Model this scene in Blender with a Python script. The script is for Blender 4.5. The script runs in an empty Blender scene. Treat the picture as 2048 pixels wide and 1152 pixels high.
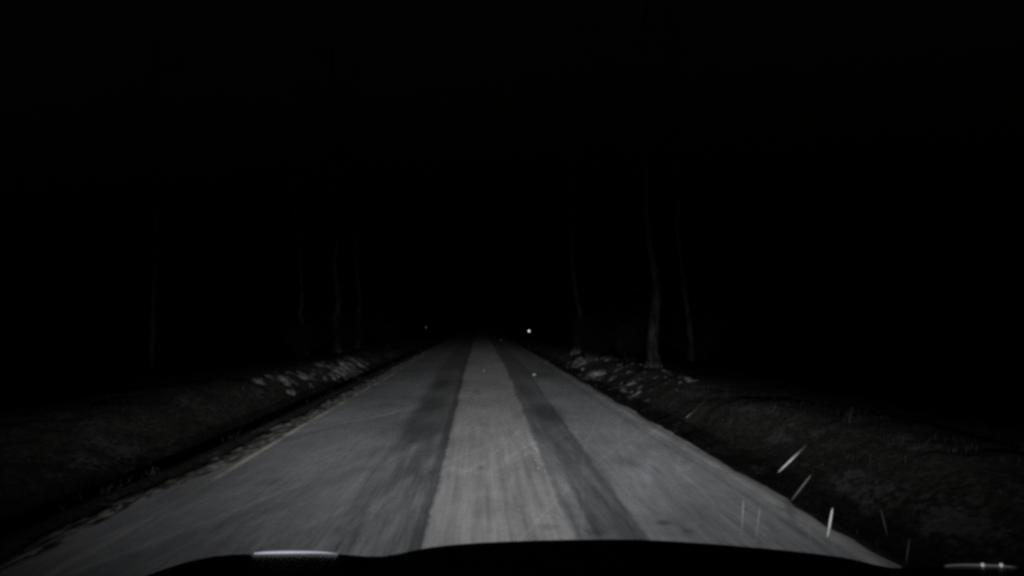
import bpy, bmesh, math, random
from mathutils import Vector, Matrix, noise
R = math.radians
random.seed(7)
C = bpy.context.scene
col = C.collection

# ---------------------------------------------------------------- camera
CAM = Vector((0.0, 0.0, 1.30))
F = 1774.0                                    # focal length in pixels of a 2048 px wide frame
cam = bpy.data.objects.new('camera', bpy.data.cameras.new('camera'))
col.objects.link(cam)
cam.location = CAM
cam.data.sensor_width = 36.0
cam.data.lens = 36.0 * F / 2048.0
cam.data.clip_start = 0.02
cam.data.clip_end = 2000
YAW, PITCH = math.atan(64 / F), math.atan(69 / F)
cam.rotation_euler = (R(90) + PITCH, 0, -YAW)
C.camera = cam
CM = cam.rotation_euler.to_matrix()


def at(px, py, Y):
    """point of the place at distance Y down the road, measured off the photo"""
    d = CM @ Vector(((px - 1024) / F, -(py - 576) / F, -1))
    return CAM + d * (Y / d.y)


def ground(px, py, z=0.0):
    d = CM @ Vector(((px - 1024) / F, -(py - 576) / F, -1))
    return CAM + d * ((z - CAM.z) / d.z)


# ---------------------------------------------------------------- night sky, exposure
w = bpy.data.worlds.new('World'); C.world = w; w.use_nodes = True
nt = w.node_tree
sky = nt.nodes.new('ShaderNodeTexSky'); sky.sky_type = 'NISHITA'; sky.sun_disc = False
sky.sun_elevation = R(-4); sky.sun_rotation = R(200)
bg = nt.nodes['Background']; bg.inputs[1].default_value = 0.05
nt.links.new(sky.outputs[0], bg.inputs[0])
C.view_settings.view_transform = 'Standard'
C.view_settings.look = 'None'
C.view_settings.exposure = 0
C.view_settings.gamma = 1
C.cycles.use_denoising = False
C.cycles.filter_width = 3.3                   # soft, cheap lens
C.cycles.max_bounces = 4
C.cycles.sample_clamp_indirect = .4
C.cycles.sample_clamp_direct = 3


# ---------------------------------------------------------------- helpers
def tag(o, label=None, cat=None, group=None, kind=None):
    for k, v in (('label', label), ('category', cat), ('group', group), ('kind', kind)):
        if v: o[k] = v
    return o


def empty(name, loc, rot=(0, 0, 0)):
    o = bpy.data.objects.new(name, None); col.objects.link(o)
    o.location = loc; o.rotation_euler = rot; o.empty_display_size = .2
    return o


def obj(name, bm, m, parent=None, smooth=True, loc=None):
    me = bpy.data.meshes.new(name); bm.normal_update(); bm.to_mesh(me); bm.free()
    me.materials.append(m)
    if smooth: me.polygons.foreach_set('use_smooth', [True] * len(me.polygons))
    o = bpy.data.objects.new(name, me); col.objects.link(o)
    if parent: o.parent = parent
    if loc is not None: o.location = loc
    return o


class NT:
    """tiny node-expression helper"""
    def __init__(s, t): s.t = t
    def _in(s, sock, v):
        if v is None: return
        if isinstance(v, (int, float)): sock.default_value = v
        elif isinstance(v, tuple): sock.default_value = v
        else: s.t.links.new(v, sock)
    def m(s, op, a, b=None, c=None, clamp=False):
        n = s.t.nodes.new('ShaderNodeMath'); n.operation = op; n.use_clamp = clamp
        for i, v in enumerate((a, b, c)): s._in(n.inputs[i], v)
        return n.outputs[0]
    def step(s, x, a, b, lo=0.0, hi=1.0):
        n = s.t.nodes.new('ShaderNodeMapRange'); n.interpolation_type = 'SMOOTHSTEP'
        s._in(n.inputs[0], x); s._in(n.inputs[1], a); s._in(n.inputs[2], b)
        n.inputs[3].default_value = lo; n.inputs[4].default_value = hi
        return n.outputs[0]
    def band(s, x, a, b, soft):
        return s.m('MULTIPLY', s.step(x, a - soft, a + soft), s.step(x, b - soft, b + soft, 1.0, 0.0))
    def noise(s, vec, scale, sc=(1, 1, 1), detail=4, rough=.55, loc=(0, 0, 0)):
        mp = s.t.nodes.new('ShaderNodeMapping'); mp.inputs['Scale'].default_value = sc
        mp.inputs['Location'].default_value = loc
        s._in(mp.inputs[0], vec)
        n = s.t.nodes.new('ShaderNodeTexNoise'); n.inputs['Scale'].default_value = scale
        n.inputs['Detail'].default_value = detail; n.inputs['Roughness'].default_value = rough
        s._in(n.inputs['Vector'], mp.outputs[0])
        return n.outputs[0]
    def mix(s, f, a, b):
        n = s.t.nodes.new('ShaderNodeMix'); n.data_type = 'RGBA'
        s._in(n.inputs[0], f)
        s._in(n.inputs[6], a + (1,) if isinstance(a, tuple) and len(a) == 3 else a)
        s._in(n.inputs[7], b + (1,) if isinstance(b, tuple) and len(b) == 3 else b)
        return n.outputs[2]
    def bump(s, h, strength, dist):
        n = s.t.nodes.new('ShaderNodeBump'); n.inputs['Strength'].default_value = strength
        n.inputs['Distance'].default_value = dist
        s._in(n.inputs['Height'], h); return n.outputs[0]


def material(name):
    m = bpy.data.materials.new(name); m.use_nodes = True
    t = m.node_tree; b = t.nodes['Principled BSDF']
    tc = t.nodes.new('ShaderNodeTexCoord')
    return m, NT(t), b, tc.outputs['Object']


def simple(name, c1, c2, scale=8, rough=.7, metal=0, bump=.2, sc=(1, 1, 1), emit=None, spec=.3):
    m, n, b, P = material(name)
    f = n.noise(P, scale, sc)
    f2 = n.step(f, .35, .65)
    n._in(b.inputs['Base Color'], n.mix(f2, c1, c2))
    b.inputs['Roughness'].default_value = rough; b.inputs['Metallic'].default_value = metal
    b.inputs['Specular IOR Level'].default_value = spec
    if bump: n._in(b.inputs['Normal'], n.bump(f, bump, .02))
    if emit:
        b.inputs['Emission Color'].default_value = emit[0] + (1,); b.inputs['Emission Strength'].default_value = emit[1]
    return m


# ---------------------------------------------------------------- the road's surface
def road_material():
    m, n, b, P = material('thin_snow_on_asphalt')
    sep = n.t.nodes.new('ShaderNodeSeparateXYZ'); n._in(sep.inputs[0], P)
    x, y = sep.outputs[0], sep.outputs[1]
    wob = n.m('MULTIPLY', n.m('SUBTRACT', n.noise(P, 1.0, (.6, .22, 1), 3), .5), .22)
    fine = n.m('MULTIPLY', n.m('SUBTRACT', n.noise(P, 9.0, (1, .5, 1), 4), .5), .10)
    xk = n.m('MULTIPLY', x, n.m('SUBTRACT', 1.0, n.m('MULTIPLY', .0118, n.m('SUBTRACT', n.m('MINIMUM', y, 25.0), 5.3))))   # the middle strip widens with distance
    xk = n.m('ADD', xk, n.m('MULTIPLY', n.m('SUBTRACT', n.noise(P, .3, (.01, 1, 1), 2), .5), .09))
    xw = n.m('ADD', n.m('ADD', xk, wob), fine)
    xs = n.m('ADD', xk, n.m('MULTIPLY', fine, .5))
    # base snow veil
    big = n.noise(P, 1.0, (.8, .30, 1), 5, .6)
    mid = n.noise(P, 5.0, (1, .6, 1), 6, .65)
    grit = n.noise(P, 70.0, (1, .55, 1), 3, .7)
    streak = n.noise(P, 13.0, (1, .035, 1), 3, .6)
    streak2 = n.noise(P, 42.0, (1, .03, 1), 2, .6)
    v = n.m('MULTIPLY_ADD', n.m('SUBTRACT', big, .5), .46, .26)
    v = n.m('MULTIPLY_ADD', n.m('SUBTRACT', mid, .5), .11, v)
    v = n.m('MULTIPLY_ADD', n.m('SUBTRACT', grit, .5), .16, v)
    frost = n.noise(P, 22.0, (1, .5, 1), 5, .7, loc=(4, 1, 0))
    v = n.m('MULTIPLY_ADD', n.m('SUBTRACT', frost, .5), .09, v)
    near = n.step(y, 7.0, 15.0, 1.0, .25)
    sv = n.m('MULTIPLY', n.m('SUBTRACT', streak, .5), n.m('MULTIPLY', near, n.m('MULTIPLY_ADD', n.band(x, -.95, 1.05, .15), .8, .2)))
    v = n.m('MULTIPLY_ADD', sv, .46, v)
    v = n.m('MULTIPLY_ADD', n.m('MULTIPLY', n.m('SUBTRACT', streak2, .5), near), .20, v)
    # untouched strip in the middle
    strip = n.band(xs, -.31, .56, .022)
    v = n.m('MULTIPLY_ADD', strip, .10, v)
    # beyond the near field the surface outside the middle strip gets darker
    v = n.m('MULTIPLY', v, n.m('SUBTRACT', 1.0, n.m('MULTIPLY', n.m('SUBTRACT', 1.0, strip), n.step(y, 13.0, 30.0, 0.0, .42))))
    # the two wheel tracks
    left = n.band(xw, -.88, -.33, .09)
    leftcore = n.band(xs, -.40, -.325, .02)
    # the left track is blurred far off and streaked near
    farl = n.step(y, 6.0, 11.0, .12, 1.0)
    right = n.m('MAXIMUM', n.band(xs, .70, 1.0, .028), n.m('MULTIPLY', n.band(xs, .575, .80, .03), farl))
    v = n.m('MULTIPLY', v, n.m('SUBTRACT', 1.0, n.m('MULTIPLY', n.m('MULTIPLY', left, .5), farl)))
    v = n.m('MULTIPLY', v, n.m('SUBTRACT', 1.0, n.m('MULTIPLY', leftcore, .48)))
    v = n.m('MULTIPLY', v, n.m('SUBTRACT', 1.0, n.m('MULTIPLY', right, n.m('MULTIPLY_ADD', mid, .5, .17))))
    # sharp rims of the packed tracks
    v = n.m('MULTIPLY', v, n.m('SUBTRACT', 1.0, n.m('MULTIPLY', n.band(xs, -.352, -.325, .010), .34)))
    v = n.m('MULTIPLY', v, n.m('SUBTRACT', 1.0, n.m('MULTIPLY', n.band(xs, .965, 1.0, .014), n.m('MULTIPLY', mid, .40))))
    v = n.m('MULTIPLY', v, n.m('MULTIPLY_ADD', n.m('MULTIPLY', n.band(xs, .49, .55, .025), n.band(y, 6.5, 11, 1.2)), .22, 1.0))
    # thin ruts inside tracks
    for cx, wd, k in ((.50, .018, .22), (.71, .02, .14), (-.60, .02, .2), (-.20, .012, .12), (.0, .01, .08), (1.0, .02, .18), (-.48, .014, .18), (.28, .01, .07)):
        v = n.m('MULTIPLY', v, n.m('SUBTRACT', 1.0, n.m('MULTIPLY', n.m('MULTIPLY', n.band(xs, cx - wd, cx + wd, .02), k), near)))
    # older slanting tracks swinging to the left side
    for x0, y0, sl, wd, k in ((-.81, 5.6, .13, .035, -.22), (-.98, 5.6, .15, .10, .20), (-2.3, 10.2, .43, .05, -.22), (-2.05, 10.2, .40, .12, .20),
                              (-1.55, 6.0, .20, .02, -.12), (-1.9, 7.0, .26, .03, -.12), (-1.15, 8.0, .22, .16, .22),
                              (.62, 8.4, -.10, .015, -.12), (1.45, 7.0, -.12, .02, -.10)):
        u = n.m('SUBTRACT', n.m('SUBTRACT', x, x0), n.m('MULTIPLY', n.m('SUBTRACT', y, y0), sl))
        u = n.m('ADD', u, n.m('MULTIPLY', wob, .6))
        f = n.m('MULTIPLY', n.band(u, -wd, wd, wd * .9), n.step(y, y0 + 3.5, y0 + 6, 1.0, 0.0))
        f = n.m('MULTIPLY', f, n.step(x, -.5, -.3, 1.0, 0.0)) if x0 < 0 else f
        v = n.m('MULTIPLY', v, n.m('SUBTRACT', 1.0, n.m('MULTIPLY', f, k)))
    # fine scratches left by earlier tyres and the plough
    for q, (sh, sc_, k) in enumerate(((.16, 1.5, -.20), (.30, 1.3, -.20))):
        cb = n.t.nodes.new('ShaderNodeCombineXYZ')
        n._in(cb.inputs[0], n.m('SUBTRACT', x, n.m('MULTIPLY', y, sh))); n._in(cb.inputs[1], n.m('MULTIPLY', y, .055))
        q_ = n.noise(cb.outputs[0], sc_, (1, 1, 1), 1.5, .4, loc=(q * 7.3, q, 0))
        f = n.m('MULTIPLY', n.band(q_, .493, .507, .009), n.step(y, 12.0, 20.0, 1.0, .15))
        v = n.m('MULTIPLY', v, n.m('SUBTRACT', 1.0, n.m('MULTIPLY', f, k)))
    # bare patches and holes in the snow
    for cx, cy, rx, ry, k in ((-.80, 18.6, .22, 2.4, .65), (-.74, 13.8, .28, 1.9, .5), (-.95, 11.0, .5, 1.2, .28), (.96, 12.7, .30, 2.0, .55),
                              (.85, 17.0, .2, 3.0, .35), (1.19, 5.72, .075, .10, .55), (1.29, 5.5, .05, .06, .35), (.70, 5.48, .07, .16, .40),
                              (.44, 5.62, .07, .12, .28), (.08, 6.25, .20, .50, .22), (-1.70, 7.3, .12, .3, .22),
                              (.0, 7.9, .08, .2, .25), (-.06, 16.5, .1, .9, .3), (.02, 11.3, .12, .4, .22), (1.35, 8.2, .15, .5, .25), (1.5, 22.5, .5, 2.4, .35)):
        dx = n.m('DIVIDE', n.m('SUBTRACT', n.m('ADD', x, n.m('MULTIPLY', fine, .8)), cx), rx)
        dy = n.m('DIVIDE', n.m('SUBTRACT', y, cy), ry)
        rr = n.m('SQRT', n.m('ADD', n.m('MULTIPLY', dx, dx), n.m('MULTIPLY', dy, dy)))
        v = n.m('MULTIPLY', v, n.m('SUBTRACT', 1.0, n.m('MULTIPLY', n.step(rr, .25, 1.15, 1.0, 0.0), k)))
    # paler line of grit and snow along both edges
    ew = n.m('ADD', x, n.m('MULTIPLY', wob, .9))
    ln = n.m('ADD', n.band(ew, 2.07, 2.13, .03), n.m('MULTIPLY', n.m('MULTIPLY', n.band(ew, -2.225, -2.175, .025), 2.6), n.step(y, 6.2, 9.0, .25, 1.0)))
    brk = n.step(n.noise(P, 2.4, (1, .5, 1), 4), .38, .62)
    v = n.m('MULTIPLY_ADD', n.m('MULTIPLY', ln, brk), .16, v)
    dk = n.m('ADD', n.band(ew, 2.17, 2.23, .02), n.band(ew, 1.93, 1.98, .03))
    v = n.m('MULTIPLY', v, n.m('SUBTRACT', 1.0, n.m('MULTIPLY', dk, .28)))
    v = n.m('MAXIMUM', v, .02)
    # tint
    cool = n.mix(n.noise(P, .9, (1, .4, 1), 2, loc=(9, 3, 0)), (.95, 1.0, .99), (.99, .975, 1.05))
    tint = n.mix(strip, cool, (1.01, .99, .995))
    tint = n.mix(n.m('MULTIPLY', ln, .6), tint, (1.06, 1.0, .90))
    mul = n.t.nodes.new('ShaderNodeVectorMath'); mul.operation = 'SCALE'
    n._in(mul.inputs[0], tint); n._in(mul.inputs['Scale'], v)
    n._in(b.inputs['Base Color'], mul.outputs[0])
    b.inputs['Roughness'].default_value = .85; b.inputs['Specular IOR Level'].default_value = .25
    n._in(b.inputs['Normal'], n.bump(n.m('ADD', frost, n.m('MULTIPLY', grit, .4)), .16, .02))
    return m


def verge_material():
    m, n, b, P = material('dead_grass_and_snow_remains')
    sep = n.t.nodes.new('ShaderNodeSeparateXYZ'); n._in(sep.inputs[0], P)
    a = n.noise(P, 1.6, (1, .45, 1), 6, .62)
    bb = n.noise(P, 14, (1, .7, 1), 5, .7)
    patch = n.step(n.m('MULTIPLY_ADD', n.m('SUBTRACT', bb, .5), .5, a), .54, .66)
    c = n.mix(n.step(bb, .35, .65), (.005, .005, .0045), (.024, .023, .020))
    c = n.mix(n.m('MULTIPLY', patch, .6), c, (.055, .057, .062))
    n._in(b.inputs['Base Color'], c)
    b.inputs['Roughness'].default_value = .95; b.inputs['Specular IOR Level'].default_value = .1
    n._in(b.inputs['Normal'], n.bump(bb, .7, .06))
    return m


M_ROAD = road_material()
M_VERGE = verge_material()
M_GRIT = simple('grit_and_old_snow', (.006, .006, .005), (.26, .25, .23), 15, .95, bump=.5, sc=(1, .22, 1))
M_BARK = simple('grey_bark', (.02, .019, .019), (.085, .083, .082), 7, .95, bump=.8, sc=(1, 1, .25))
M_TWIG = simple('grey_twigs', (.010, .009, .008), (.026, .025, .023), 5, .95, bump=0)
M_GRASS = simple('dead_grass', (.004, .004, .003), (.016, .015, .013), 1.5, .9, bump=0)
M_SNOW = simple('crusted_snow', (.03, .03, .03), (.20, .20, .20), 7, .8, bump=.6)
M_PAINT = simple('dark_car_paint_with_pale_mottle', (.006, .006, .007), (.09, .092, .095), 9, .5, bump=.05, sc=(1, 2, 1))  # dark paint mottled at random with a paler grey
M_BLACK = simple('black_plastic', (.01, .01, .01), (.025, .025, .025), 20, .6, bump=.1)
M_TYRE = simple('tyre_rubber', (.012, .012, .012), (.03, .03, .03), 20, .9, bump=.3)
M_METAL = simple('grey_metal', (.12, .12, .12), (.22, .22, .22), 12, .6, .6, bump=.1)
M_RIM = simple('steel_rim', (.25, .25, .25), (.4, .4, .4), 10, .4, .9, bump=.05)
M_REFL = simple('reflector_foil', (.85, .85, .88), (.95, .95, .95), 30, .24, 1, bump=0)
M_CRUMB = simple('dirty_snow_crumb', (.06, .06, .06), (.10, .10, .10), 11, .9)
M_DULL = simple('dull_reflector_foil', (.3, .3, .3), (.36, .36, .36), 30, .3, 1, bump=0)
M_ICE = simple('ice', (.045, .048, .05), (.08, .08, .085), 20, .35, 0, bump=.3, spec=.8)
M_DROP = simple('sleet', (.08, .082, .085), (.11, .11, .11), 30, .6, 0, bump=0, spec=.1)
M_DROPDIM = simple('thin_sleet', (.02, .02, .021), (.028, .028, .028), 30, .6, 0, bump=0, spec=.1)
for m_, a_ in ((M_DROP, .7), (M_DROPDIM, .3)): m_.node_tree.nodes['Principled BSDF'].inputs['Alpha'].default_value = a_
M_DROPFAINT = simple('finest_sleet', (.014, .014, .015), (.02, .02, .02), 30, .6, 0, bump=0, spec=.05)
M_DROPFAINT.node_tree.nodes['Principled BSDF'].inputs['Alpha'].default_value = .25
M_LENS = simple('lit_headlamp_lens', (.7, .7, .72), (.8, .8, .8), 25, .2, emit=((.86, .88, 1.0), .42))
M_LENSDIM = simple('dim_lit_headlamp_lens', (.4, .4, .4), (.5, .5, .5), 25, .3, emit=((.9, .9, .92), .065))  # greyer lens with a weaker glow, for the right headlamp
M_BULB = simple('lamp_bulb', (.8, .8, .8), (.9, .9, .9), 25, .3, emit=((1, .98, .95), .32))
M_POST = simple('weathered_post', (.008, .008, .008), (.018, .018, .018), 9, .9)


# ---------------------------------------------------------------- ground
def smooth(a, b, v):
    t = max(0.0, min(1.0, (v - a) / (b - a))); return t * t * (3 - 2 * t)


def lw(y): return .17 * smooth(8.6, 6.4, y)


def hgt(x, y):
    ax = abs(x + .05)
    if ax < 2.3: return 0
    n1 = noise.noise(Vector((x * .9, y * .5, 1.3))); n2 = noise.noise(Vector((x * 3.1, y * 2.2, 5.3))); n3 = noise.noise(Vector((x * .15, y * .07, 8)))
    ds = 2.70 + .7 * lw(y) if x < 0 else 2.36
    z = -.42 * smooth(ds, ds + .45, ax) + (.55 + .2 * n3) * smooth(ds + .75, ds + 2.1, ax)
    z -= smooth(ds + 2.6, ds + 8, ax) * (.75 + .3 * n3)
    k = smooth(ds, ds + .8, ax)
    z += k * (.13 * n1 + .07 * n2)
    if ax > 30: z += (ax - 30) * .12 + 2 * n3
    return z


def axis(pts):
    out = []
    for a, b, s in pts:
        k = max(1, round((b - a) / s)); out += [a + (b - a) * i / k for i in range(k)]
    return out + [pts[-1][1]]


def sheet(name, xs, ys, zf, m):
    bm = bmesh.new(); g = [[bm.verts.new((x, y, zf(x, y))) for x in xs] for y in ys]
    for j in range(len(ys) - 1):
        for i in range(len(xs) - 1): bm.faces.new((g[j][i], g[j][i + 1], g[j + 1][i + 1], g[j + 1][i]))
    return obj(name, bm, m)


xs = axis([(-400, -30, 40), (-30, -8, 1.0), (-8, -2.2, .10), (-2.2, 2.2, 2.2), (2.2, 8, .10), (8, 30, 1.0), (30, 400, 40)])
ys = axis([(-60, 2, 6), (2, 45, .16), (45, 110, 1.2), (110, 600, 30)])
tag(sheet('ground', xs, ys, lambda x, y: hgt(x, y) - (.03 if -2.78 < x < 2.35 else 0), M_VERGE), kind='structure')


def redge(y, s):                                # ragged road edges
    r = .05 * noise.noise(Vector((y * .8, s * 9, 0))) + .03 * noise.noise(Vector((y * 3.3, s * 9, 4))) + .06 * noise.noise(Vector((y * .15, s * 5, 2)))
    return (2.23 if s > 0 else -2.36 - lw(y)) + r


bm = bmesh.new(); rows = []; sides = []
for y in axis([(-60, 2, 4), (2, 60, .15), (60, 600, 10)]):
    a, b_ = redge(y, -1), redge(y, 1)
    rows.append([bm.verts.new((a + (b_ - a) * i / 10, y, .006 + .012 * math.sin(math.pi * i / 10))) for i in range(11)])
    sides.append([[bm.verts.new((q, y, .006)), bm.verts.new((q + d, y, -.06))] for q, d in ((a, -.03), (b_, .03))])
for r0, r1 in zip(rows, rows[1:]):
    for i in range(10): bm.faces.new((r0[i], r0[i + 1], r1[i + 1], r1[i]))
for q0, q1 in zip(sides, sides[1:]):
    for k in (0, 1): bm.faces.new((q0[k][0], q0[k][1], q1[k][1], q1[k][0]))
tag(obj('road', bm, M_ROAD), kind='structure')

# the crumbly strip of grit and snow left outside the carriageway's left edge
bm = bmesh.new(); rows = []
for y in axis([(2, 40, .07), (40, 80, .4)]):
    n_ = noise.noise(Vector((y * 1.1, 3, 0))) + .5 * noise.noise(Vector((y * 4, 3, 2)))
    rows.append([bm.verts.new((-2.24 - lw(y) * 1.15 - (.46 - .55 * lw(y)) * i / 7 * (1 + .35 * n_), y,
                 .012 + max(-.05, (.025 * noise.noise(Vector((i * .9, y * 2.4, 0))) + .022 * noise.noise(Vector((i * 2.3, y * 7, 9)))) * math.sin(math.pi * i / 7)) - .12 * (i / 7) ** 3)) for i in range(8)])
for r0, r1 in zip(rows, rows[1:]):
    for i in range(7): bm.faces.new((r0[i], r1[i], r1[i + 1], r0[i + 1]))
tag(obj('shoulder', bm, M_GRIT), kind='structure')


# ---------------------------------------------------------------- grass and litter
def blade(bm, p, h, wd, lean, ang):
    d = Vector((math.cos(ang), math.sin(ang), 0)); s = Vector((-d.y, d.x, 0)) * wd
    if abs(d.x) > .9: s = Vector((0, wd, 0)) * .5 + Vector((wd * .6, 0, 0))
    p1 = p + d * lean * .4 * h + Vector((0, 0, h * .6)); p2 = p + d * lean * h + Vector((0, 0, h * (1 - .4 * lean)))
    v = [bm.verts.new(q) for q in (p - s, p + s, p1 + s * .7, p1 - s * .7, p2)]
    bm.faces.new(v[:4]); bm.faces.new((v[3], v[2], v[4]))


bm = bmesh.new(); rnd = random.Random(3)
for i in range(5200):
    s = rnd.choice((-1, 1)); y = 3.5 + 42 * rnd.random() ** 1.5; ax = (2.85 if s < 0 else 2.5) + 6.5 * rnd.random() ** 1.3
    x = s * ax
    if noise.noise(Vector((x * .7, y * .5, 3))) < -.02: continue
    for k in range(rnd.randint(3, 7)):
        p = Vector((x + rnd.gauss(0, .06), y + rnd.gauss(0, .06), 0)); p.z = hgt(p.x, p.y) - .02
        blade(bm, p, rnd.uniform(.04, .17), rnd.uniform(.002, .005), rnd.uniform(.5, 1.5), rnd.uniform(0, 6.3))
tag(obj('dead_grass', bm, M_GRASS, smooth=False), 'dead grass and weeds covering both ditches and banks beside the road', 'grass', kind='stuff')

bm = bmesh.new()
for sd in (-1, 1):
    gx = [sd * (2.75 + .045 * i) for i in range(56)]; gy = [15 + .09 * j for j in range(260)]; g = []
    for y in gy:
        row = []
        for x in gx:
            n1 = noise.noise(Vector((x * .9, y * .28, 14 + sd))); n2 = noise.noise(Vector((x * 3.6, y * 1.5, 3))); n3 = noise.noise(Vector((x * 9, y * 4.5, 7)))
            ed = smooth(2.8 if sd > 0 else 3.1, 3.4, abs(x)) * smooth(5.2, 4.2, abs(x)) * smooth(15, 20, y) * smooth(38, 32, y)
            row.append(bm.verts.new((x, y, hgt(x, y) + .10 * (n1 + .9 * n2 + .5 * n3 + .16) * ed - .05 + .035 * ed)))
        g.append(row)
    for r0, r1 in zip(g, g[1:]):
        for k in range(len(gx) - 1): bm.faces.new((r0[k], r0[k + 1], r1[k + 1], r1[k]) if sd > 0 else (r0[k + 1], r0[k], r1[k], r1[k + 1]))
tag(obj('snow_remains', bm, M_SNOW), 'broken crusts of old snow lying on both banks beyond the ditches', 'snow', kind='stuff')


# ---------------------------------------------------------------- trees
def tube(bm, pts, rads, seg=8, rough=.0, seed=0):
    rings = []; up = Vector((0, 1, .1)).normalized()
    for i, (p, r) in enumerate(zip(pts, rads)):
        t = (pts[min(i + 1, len(pts) - 1)] - pts[max(i - 1, 0)]).normalized()
        a = t.cross(up)
        if a.length < .05: a = t.cross(Vector((1, 0, 0)))
        a.normalize(); b_ = t.cross(a)
        rings.append([bm.verts.new(p + (a * math.cos(k * 2 * math.pi / seg) + b_ * math.sin(k * 2 * math.pi / seg)) *
                      r * (1 + rough * noise.noise(Vector((k * 1.7, i * .8, seed))))) for k in range(seg)])
    for r0, r1 in zip(rings, rings[1:]):
        for k in range(seg): bm.faces.new((r0[k], r0[(k + 1) % seg], r1[(k + 1) % seg], r1[k]))
    bm.faces.new(rings[-1]); bm.faces.new(list(reversed(rings[0])))


def limb(bm, p, d, L, r, lvl, rnd):
    pts, rads = [p.copy()], [r]; n = 5; q = p.copy(); dd = d.copy()
    for i in range(n):
        dd = (dd + Vector((rnd.gauss(0, .16), rnd.gauss(0, .16), rnd.gauss(.05, .1)))).normalized()
        q = q + dd * L / n; pts.append(q.copy()); rads.append(max(.004, r * (1 - .8 * (i + 1) / n)))
        if lvl > 0 and i > 0:
            for s in range(2 if lvl > 1 else 1):
                ax = Vector((rnd.gauss(0, 1), rnd.gauss(0, 1), rnd.gauss(.3, .6))).normalized()
                limb(bm, q, (dd * .7 + ax * .8).normalized(), L * rnd.uniform(.35, .6), rads[-1] * .6, lvl - 1, rnd)
    tube(bm, pts, rads, 5 if lvl > 0 else 3)


def tree(pts, rads, label, seed, height=11, group='bare trees along the road', roots=True, name='bare_tree', low=None):
    """pts: trunk line (world); it is carried on up to the tree's full height"""
    rnd = random.Random(seed)
    base = pts[0].copy(); base.z = hgt(base.x, base.y) - .15
    root = empty(name, base); tag(root, label, 'tree', group)
    P = [Vector((0, 0, 0))] + [p - base for p in pts[0 if pts[0].z > base.z + .3 else 1:]]
    Rr = [rads[0] * 1.25] + rads[-(len(P) - 1):]
    while P[-1].z < height:
        d = (P[-1] - P[-2]).normalized(); d = (d * .35 + Vector((rnd.gauss(0, .1), rnd.gauss(0, .1), .8))).normalized()
        P.append(P[-1] + d * .9); Rr.append(max(.02, Rr[-1] * .93))
    # denser line so the bark outline is uneven
    Q, S = [], []
    for i in range(len(P) - 1):
        for k in range(4):
            t = k / 4; Q.append(P[i].lerp(P[i + 1], t) + Vector((rnd.gauss(0, .006), rnd.gauss(0, .006), 0))); S.append(Rr[i] * (1 - t) + Rr[i + 1] * t)
    Q.append(P[-1]); S.append(Rr[-1])
    bm = bmesh.new(); tube(bm, Q, S, 10, .25, seed)
    if roots:
        for k in range(4):
            a = k * 1.57 + rnd.uniform(-.4, .4); d = Vector((math.cos(a), math.sin(a), 0)); r0 = rads[0]
            tube(bm, [Vector((0, 0, .45)) + d * r0 * .6, Vector((0, 0, .18)) + d * r0 * 1.2, Vector((0, 0, -.08)) + d * r0 * 1.8], [r0 * .5, r0 * .4, r0 * .15], 6)
    obj('trunk', bm, M_BARK, root)
    bm = bmesh.new()
    for i, q in enumerate(Q):
        if q.z > height * .38 and rnd.random() < .55:
            a = rnd.uniform(0, 6.28)
            limb(bm, q, Vector((math.cos(a), math.sin(a), rnd.uniform(.3, .9))).normalized(), (height - q.z) * .38 + 1.0, S[i] * .5, 2 if height > 7 else 1, rnd)
    for (z0, dx, dz, L, r) in (low or []):
        q = min(Q, key=lambda v: abs(v.z - z0)); limb(bm, q, Vector((dx, -.2, dz)).normalized(), L, r, 1, rnd)
    obj('crown', bm, M_TWIG, root, smooth=False)
    return root


def px_tree(pix, Y, wpx, label, seed, **k):
    pts = [at(a, b, Y) for a, b in pix]
    rr = [w_ * .5 * Y / F for w_ in wpx]
    g = pts[0].copy(); g.z = hgt(g.x, g.y)
    return tree([g] + pts[1:], rr, label, seed, **k)


px_tree([(1308, 745), (1306, 700), (1306, 660), (1312, 610), (1313, 570), (1306, 530), (1302, 500)], 23.5, [26, 24, 23, 20, 16, 14, 12],
        'thick bent tree with a low side branch on the right bank, brightest of all', 11, height=12,
        low=[(2.1, -1, .05, 1.2, .02), (2.1, 1, .0, 1.4, .018), (3.2, -1, .3, 1.3, .025), (1.5, 1, .4, .9, .015)])
px_tree([(1380, 735), (1382, 690), (1378, 640), (1372, 600), (1368, 560)], 27, [12, 11, 11, 10, 9],
        'slim dim tree immediately right of the thick bent tree on the right bank', 12, height=10, low=[(1.8, -1, .4, .9, .015), (1.6, 1, .3, 1.6, .015)])
px_tree([(1154, 690), (1158, 665), (1164, 645), (1155, 600), (1148, 560)], 38, [16, 15, 15, 10, 9],
        'stout dim tree on the right bank nearest the bright roadside reflector', 13, height=11)
px_tree([(676, 690), (675, 660), (672, 640), (678, 600), (671, 560), (669, 530)], 36, [15, 15, 14, 12, 10, 9],
        'thickest of the trees on the left bank, straight and grey above the snow remains', 14, height=12, low=[(1.8, 1, .8, 1.2, .02)])
px_tree([(714, 660), (716, 640), (720, 600), (716, 570), (714, 540)], 42, [9, 9, 8, 7, 7],
        'thin upright tree on the left bank closest to the road', 15, height=10)
px_tree([(614, 680), (610, 665), (600, 625), (604, 590), (602, 560)], 34, [9, 9, 7, 6, 6],
        'thin tree leaning left on the left bank, left of the thickest left tree', 16, height=9)
px_tree([(304, 690), (306, 620), (309, 560), (310, 500), (312, 450)], 26, [9, 9, 9, 8, 7],
        'lone slender straight tree far out on the left, away from the other trees', 17, height=10)

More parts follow.
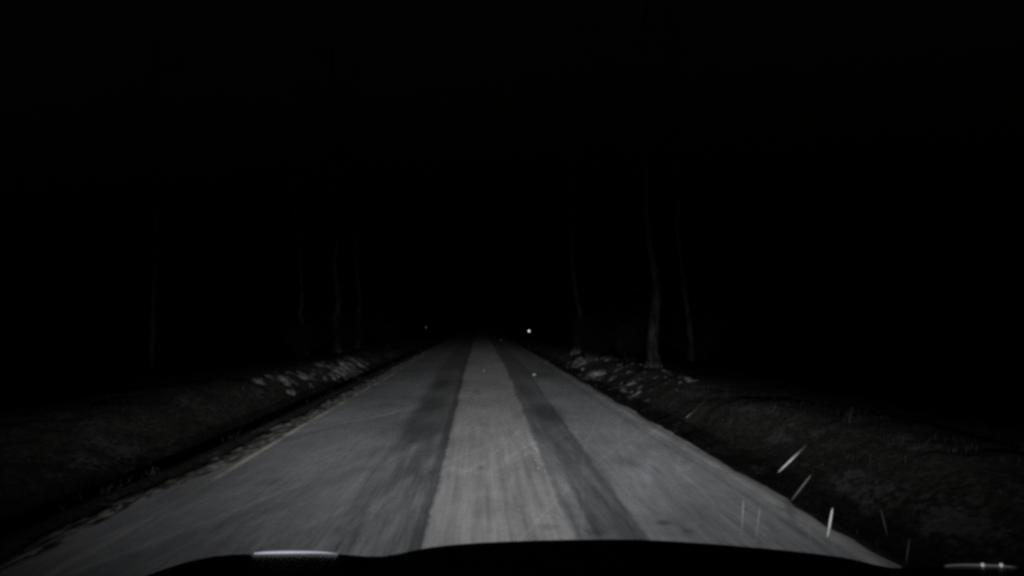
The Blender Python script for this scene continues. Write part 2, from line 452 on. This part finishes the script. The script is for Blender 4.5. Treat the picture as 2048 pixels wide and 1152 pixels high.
# ---------------------------------------------------------------- brush at the foot of the trees
def shrub(x, y, h, seed, label):
    rnd = random.Random(seed); root = empty('bare_shrub', (x, y, hgt(x, y) - .05)); tag(root, label, 'shrub', 'leafless brush under the trees')
    bm = bmesh.new()
    for k in range(16):
        a = rnd.uniform(0, 6.28); limb(bm, Vector((rnd.gauss(0, .08), rnd.gauss(0, .08), 0)), Vector((math.cos(a) * .6, math.sin(a) * .6, 1)).normalized(), h * rnd.uniform(.6, 1.1), .012, 2, rnd)
    obj('twigs', bm, M_TWIG, root, smooth=False)


for x, y, h, sd, lb in ((4.6, 27, 1.3, 1, 'tangled leafless shrub between the thick bent tree and the slim dim tree'), (3.9, 31, 1.2, 2, 'low leafless shrub on the right bank, left of the thick bent tree'),
                        (4.6, 37, 1.5, 3, 'leafless shrub at the foot of the stout tree nearest the right reflector'), (7.4, 30, 1.1, 4, 'leafless shrub at the dark edge of the right bank, right of every tree'),
                        (-5.2, 35, 1.3, 5, 'leafless shrub between the two inner trees on the left bank'), (-6.0, 30, 1.2, 6, 'leafless shrub left of the thickest left tree'),
                        (-4.6, 44, 1.3, 7, 'leafless shrub near the road by the dim left reflector')):
    shrub(x, y, h, sd, lb)

# ---------------------------------------------------------------- roadside reflectors
def marker(px, py, Y, r, label, tilt, foil=M_REFL):
    p = at(px, py, Y); g = hgt(p.x, p.y)
    root = empty('roadside_marker', (p.x, p.y, g)); tag(root, label, 'marker post', 'reflector posts beside the road')
    h = p.z - g
    bm = bmesh.new()
    bmesh.ops.create_cube(bm, size=1, matrix=Matrix.Translation((0, .03, (h + .12 - .3) / 2)) @ Matrix.Diagonal((.02, .02, h + .12 + .3, 1)))
    bmesh.ops.bevel(bm, geom=bm.edges[:], offset=.004, segments=1, affect='EDGES')
    obj('post', bm, M_POST, root, smooth=False)
    aim = (Vector((.15, 1, .95)) - p).normalized()
    bm = bmesh.new()
    mt = Vector((0, 0, 1)).rotation_difference(aim).to_matrix().to_4x4()
    bmesh.ops.create_cone(bm, cap_ends=True, segments=24, radius1=r, radius2=r * .92, depth=.012, matrix=mt @ Matrix.Rotation(R(tilt), 4, 'Z') @ Matrix.Diagonal((1, 1.35, 1, 1)))
    obj('reflector', bm, foil, root, smooth=False, loc=(0, 0, h))
    return root


marker(1058, 662, 52, .042, 'bright white roadside reflector right of the road before the dark', 20)
marker(852, 655, 60, .023, 'dim white roadside reflector left of the road, far off', 0, M_DULL)


# ---------------------------------------------------------------- lumps of ice on the road
def chunk(name, p, r, m, seed, label, cat, group):
    rnd = random.Random(seed); bm = bmesh.new()
    bmesh.ops.create_icosphere(bm, subdivisions=2, radius=1, matrix=Matrix.Diagonal((r * rnd.uniform(.9, 1.4), r, r * rnd.uniform(.5, .75), 1)))
    for v in bm.verts: v.co *= 1 + .28 * noise.noise(v.co / r * 1.4 + Vector((seed, 0, 0)))
    o = obj(name, bm, m, loc=(p.x, p.y, p.z + r * .35), smooth=False); tag(o, label, cat, group); return o


chunk('ice_lump', ground(967, 742, .02), .04, M_ICE, 1, 'small pale ice lump on the smooth middle strip of the road', 'ice lump', 'ice lumps on the road')
chunk('ice_lump', ground(1068, 750, .02), .035, M_ICE, 2, 'small bluish ice lump right of the right wheel track', 'ice lump', 'ice lumps on the road')
chunk('ice_lump', ground(1002, 681, .02), .085, M_ICE, 3, 'faint farthest ice lump where the road sinks into the dark', 'ice lump', 'ice lumps on the road')
rnd = random.Random(5)
for i, (a, b_) in enumerate(((1040, 872), (1046, 884), (1043, 896), (1052, 908), (1066, 905), (1071, 920), (1086, 925), (1090, 940), (1076, 936), (1035, 862))):
    chunk('snow_crumb', ground(a, b_, .02), rnd.uniform(.006, .012), M_CRUMB, 30 + i, 'tiny crumb of snow at the right rim of the middle strip', 'snow crumb', 'snow crumbs at the right wheel track')


# ---------------------------------------------------------------- falling sleet caught by the headlamps
def drop(a, b_, Y, w0, w1, m, label):
    Y = max(Y, 4.0)
    p0, p1 = at(a[0], a[1], Y), at(b_[0], b_[1], Y - .04)
    bm = bmesh.new(); n = 9; pts, rr = [], []
    for i in range(n):
        t = i / (n - 1); pts.append(p0.lerp(p1, t) - p0)
        rr.append(max(.0004, (w0 * (1 - t) + w1 * t) * .5 * Y / F * math.sin(math.pi * min(.97, max(.05, t ** .8))) ** .5))
    tube(bm, pts, rr, 8)
    o = obj('falling_sleet', bm, m, loc=p0); tag(o, label, 'sleet', 'slivers of falling sleet'); return o


drop((1665, 1016), (1655, 1074), 2.7, 3.0, 7, M_DROP, 'brightest thick white sliver of sleet, upright over the right road edge')
drop((1613, 890), (1557, 944), 4.2, 3.2, 5.2, M_DROPDIM, 'long slanting sliver of sleet over the right ditch, above the others')
drop((1622, 950), (1582, 1002), 4.2, 2.4, 4, M_DROPFAINT, 'faint slanting sliver of sleet just below the long slanting one')
drop((1412, 800), (1372, 836), 6.0, 2.6, 4, M_DROPFAINT, 'short faint slanting sliver of sleet over the right bank, highest over the grass')
drop((1819, 1076), (1812, 1128), 2.6, 2.0, 5, M_DROPDIM, 'small bright upright sliver of sleet beside the car bonnet, rightmost of all')
drop((1487, 1000), (1482, 1085), 2.8, 3.5, 4, M_DROPDIM, 'left of the two long upright faint sleet slivers in front of the bonnet')
drop((1520, 1015), (1510, 1088), 2.8, 3.5, 4, M_DROPDIM, 'right of the two long upright faint sleet slivers in front of the bonnet')
drop((1616, 1046), (1622, 1098), 2.7, 3, 4, M_DROPDIM, 'upright faint sleet sliver just left of the brightest one')
drop((1762, 1020), (1775, 1072), 2.9, 2, 3, M_DROPFAINT, 'hair thin sleet sliver leaning left in the dark right of the road edge')
drop((1694, 1086), (1702, 1112), 2.7, 2.5, 3.5, M_DROPDIM, 'short faint sleet sliver close above the bonnet, right of the brightest one')
drop((1705, 812), (1698, 846), 4.4, 2.5, 4, M_DROPDIM, 'small upright sleet sliver alone over the dark right field')
drop((1852, 688), (1832, 700), 4.4, 2.5, 4, M_DROPDIM, 'tiny slanting sleet sliver high over the dark right field')
drop((1552, 808), (1545, 826), 4.8, 2, 4.5, M_DROPDIM, 'stubby faint sleet sliver at the top of the right bank')


# ---------------------------------------------------------------- the car the picture is taken from
CX = .305                                       # middle of the car
car = empty('car', (CX, .9, 0), (0, R(1.08), 0)); tag(car, 'dark car whose low bonnet spans the bottom of the view, headlamps on', 'car')
YF = 1.80 - .9                                  # front edge of the bonnet, car space
HW = .96


def nose_z(x):
    """height of the bonnet's front edge across the car: crowned middle, slight dips, raised wings over the lamps"""
    ax = abs(x)
    z = .862 - .020 * (ax / .5) ** 2 if ax < .5 else .842 - .008 * (ax - .5)
    z -= min(.018, .035 * x) if x > 0 else .006 * smooth(.3, .6, ax)
    z -= .010 * math.exp(-((ax - .52) / .07) ** 2)
    z -= .000 if ax < .80 else .9 * (ax - .80) ** 1.75
    return z


bm = bmesh.new(); rows = []
ysec = [(-.62, .12), (-.3, .10), (.1, .065), (.5, .032), (.75, .012), (YF - .05, .004), (YF, 0), (YF + .03, -.018), (YF + .05, -.05)]
for yy, dz in ysec:
    row = []
    for i in range(61):
        x = -HW + 2 * HW * i / 60
        bow = .10 * (x / HW) ** 2 if yy > .4 else 0
        row.append(bm.verts.new((x, yy - bow * (yy - .4), nose_z(x) + dz * (1 - .35 * (abs(x) / HW) ** 2))))
    rows.append(row)
for r0, r1 in zip(rows, rows[1:]):
    for i in range(60): bm.faces.new((r0[i], r0[i + 1], r1[i + 1], r1[i]))
obj('bonnet', bm, M_PAINT, car)


def slab(name, pts, y0, y1, m, bev=.01):
    bm = bmesh.new(); a = [bm.verts.new((x, y0, z)) for x, z in pts]; b_ = [bm.verts.new((x, y1, z)) for x, z in pts]
    bm.faces.new(a); bm.faces.new(list(reversed(b_)))
    for i in range(len(pts)): bm.faces.new((a[i], b_[i], b_[(i + 1) % len(pts)], a[(i + 1) % len(pts)]))
    bmesh.ops.recalc_face_normals(bm, faces=bm.faces)
    bmesh.ops.bevel(bm, geom=bm.edges[:], offset=bev, segments=2, affect='EDGES')
    return obj(name, bm, m, car)


def panel(name, prof, x, th, m):                # side panel: profile in (y, z)
    bm = bmesh.new(); a = [bm.verts.new((x - th, y, z)) for y, z in prof]; b_ = [bm.verts.new((x + th, y, z)) for y, z in prof]
    bm.faces.new(a); bm.faces.new(list(reversed(b_)))
    for i in range(len(prof)): bm.faces.new((a[i], b_[i], b_[(i + 1) % len(prof)], a[(i + 1) % len(prof)]))
    bmesh.ops.recalc_face_normals(bm, faces=bm.faces)
    bmesh.ops.bevel(bm, geom=bm.edges[:], offset=.008, segments=2, affect='EDGES')
    return obj(name, bm, m, car)


arch = [(.17 + .37 * math.cos(R(a)), .33 + .37 * math.sin(R(a))) for a in range(180, -1, -15)]
prof = [(-.62, .22), (-.62, .86)] + [(.1, .80), (.5, .775), (.74, .765), (.78, .60), (.78, .30)] + [(arch[-1][0], .22)] + list(reversed(arch)) + [(arch[0][0], .22)]
for s in (-1, 1): panel('wing', prof, s * (HW - .045), .03, M_PAINT)
slab('bumper', [(-.9, .28), (-.93, .42), (-.9, .56), (.9, .56), (.93, .42), (.9, .28)], .80, .93, M_BLACK, .02)
bm = bmesh.new()
for k in range(5):
    bmesh.ops.create_cube(bm, size=1, matrix=Matrix.Translation((0, .86, .60 + .045 * k)) @ Matrix.Diagonal((1.02, .02, .014, 1)))
for k in range(9):
    bmesh.ops.create_cube(bm, size=1, matrix=Matrix.Translation((-.48 + .12 * k, .845, .69)) @ Matrix.Diagonal((.010, .02, .22, 1)))
obj('grille', bm, M_BLACK, car, smooth=False)
bm = bmesh.new()
bmesh.ops.create_cube(bm, size=1, matrix=Matrix.Translation((0, .05, .52)) @ Matrix.Diagonal((1.2, 1.3, .4, 1)))
bmesh.ops.bevel(bm, geom=bm.edges[:], offset=.03, segments=2, affect='EDGES')
obj('engine_bay', bm, M_BLACK, car)
for s in (-1, 1):
    bm = bmesh.new()
    mt = Matrix.Translation((s * .80, .17, .33)) @ Matrix.Rotation(R(90), 4, 'Y')
    prof_w = [(.20, -.10), (.29, -.11), (.33, -.085), (.335, 0), (.33, .085), (.29, .11), (.20, .10)]
    n = 40; g = [[bm.verts.new(mt @ Vector((r * math.cos(2 * math.pi * k / n), r * math.sin(2 * math.pi * k / n), z))) for r, z in prof_w] for k in range(n)]
    for k in range(n):
        for j in range(len(prof_w)):
            j2 = (j + 1) % len(prof_w); bm.faces.new((g[k][j], g[k][j2], g[(k + 1) % n][j2], g[(k + 1) % n][j]))
    wh = obj('wheel', bm, M_TYRE, car)
    bm = bmesh.new()
    bmesh.ops.create_cone(bm, cap_ends=True, segments=32, radius1=.20, radius2=.20, depth=.14, matrix=mt)
    for k in range(5):
        bmesh.ops.create_cube(bm, size=1, matrix=mt @ Matrix.Rotation(k * 2 * math.pi / 5, 4, 'Z') @ Matrix.Translation((.1, 0, s * .075)) @ Matrix.Diagonal((.18, .05, .02, 1)))
    obj('rim', bm, M_RIM, wh, smooth=False)


def headlamp(s, lens_m, ztop, span, peek):
    """housing under the bonnet edge; the top of the lit lens stands just above it"""
    x0, x1 = span; xc = (x0 + x1) / 2
    bm = bmesh.new()
    bmesh.ops.create_cube(bm, size=1, matrix=Matrix.Translation((xc, .80, ztop - .12)) @ Matrix.Diagonal((x1 - x0 + .07, .12, .17, 1)))
    bmesh.ops.bevel(bm, geom=bm.edges[:], offset=.012, segments=2, affect='EDGES')
    hl = obj('headlight', bm, M_BLACK, car)
    # curved lens
    bm = bmesh.new(); n = 14; rows = []
    for a in range(9):
        t = a / 8
        ang = R(-75 + 165 * t)
        rows.append([bm.verts.new((x0 + (x1 - x0) * i / n, .862 + .055 * math.cos(ang) + .03 * (1 - (2 * i / n - 1) ** 2) * math.cos(ang), ztop - .075 + .075 * math.sin(ang) - peek * (2 * i / n - 1) ** 4)) for i in range(n + 1)])
    for r0, r1 in zip(rows, rows[1:]):
        for i in range(n): bm.faces.new((r0[i], r0[i + 1], r1[i + 1], r1[i]))
    obj('lens', bm, lens_m, hl)
    return hl


hl = headlamp(-1, M_LENS, .8395, (-.765, -.600), .002)
hr = headlamp(1, M_LENSDIM, .8265, (.612, .760), .002)
for xx in (.690, .728):
    bm = bmesh.new(); bmesh.ops.create_uvsphere(bm, u_segments=16, v_segments=10, radius=.0036, matrix=Matrix.Translation((xx, .868, .8262)))
    obj('bulb', bm, M_BULB, hr)
# wiper at the foot of the windscreen
bm = bmesh.new()
for s in (-1, 1):
    tube(bm, [Vector((s * .1 - .35, -.50, .985)), Vector((s * .1 + .1, -.56, 1.0)), Vector((s * .1 + .35, -.60, 1.005))], [.012, .01, .006], 8)
obj('wiper', bm, M_BLACK, car)


# the headlamps' low beams: intensity falls off away from the beam's axis like a dipped headlamp's
def beam(x, power, cut):
    L = bpy.data.lights.new('low_beam', 'SPOT'); L.energy = power; L.shadow_soft_size = .035
    L.spot_size = R(150); L.spot_blend = .3; L.color = (.97, .985, 1.0)
    L.use_nodes = True; t = L.node_tree; n = NT(t)
    em = t.nodes['Emission']; tc = t.nodes.new('ShaderNodeTexCoord')
    sp = t.nodes.new('ShaderNodeSeparateXYZ'); n._in(sp.inputs[0], tc.outputs['Normal'])
    nx, ny, nz = sp.outputs
    el = n.m('DEGREES', n.m('ARCSINE', ny)); az = n.m('DEGREES', n.m('ARCTAN2', nx, n.m('ABSOLUTE', nz)))
    a = n.m('ABSOLUTE', el)
    prof = n.m('DIVIDE', 1.0, n.m('ADD', .70, n.m('MULTIPLY', n.m('POWER', a, 1.85), .92)))
    prof = n.m('MULTIPLY', prof, n.step(el, -15.0, -4.5, .44, 1.0))
    gate_at = n.m('ADD', el, n.m('MULTIPLY', n.m('ABSOLUTE', az), .085))    # the cut-off dips to the sides
    gate = n.step(gate_at, cut - .55, cut + .45, 1.0, 0.0)
    core = n.m('MULTIPLY', prof, gate)
    stray = n.m('MULTIPLY', n.m('DIVIDE', 0.0145, n.m('ADD', 1.0, n.m('POWER', n.m('DIVIDE', a, 2.4), 2.2))), n.step(gate_at, cut - .55, cut + .45, 0.0, 1.0))
    wid = n.m('MINIMUM', n.m("MULTIPLY_ADD", a, 4.6, 2.2), 24.5)      # the far part of the beam is narrow, the near part spreads wide
    g = n.m('EXPONENT', n.m('MULTIPLY', n.m('POWER', n.m('DIVIDE', n.m('ABSOLUTE', az), wid), 2.1), -1.0))
    gs = n.m('EXPONENT', n.m('MULTIPLY', n.m('POWER', n.m('DIVIDE', n.m('ABSOLUTE', az), 19.0), 2.0), -1.0))
    n._in(em.inputs['Strength'], n.m('ADD', n.m('MULTIPLY', core, g), n.m('MULTIPLY', stray, gs)))
    o = bpy.data.objects.new('low_beam', L); col.objects.link(o)
    o.location = (x, .985, .765); o.rotation_euler = (R(90), 0, 0); o.parent = car
    o.rotation_euler = (R(90), R(0), 0)
    return o


beam(-.68, 104000, -.66)
beam(.69, 104000, -.66)
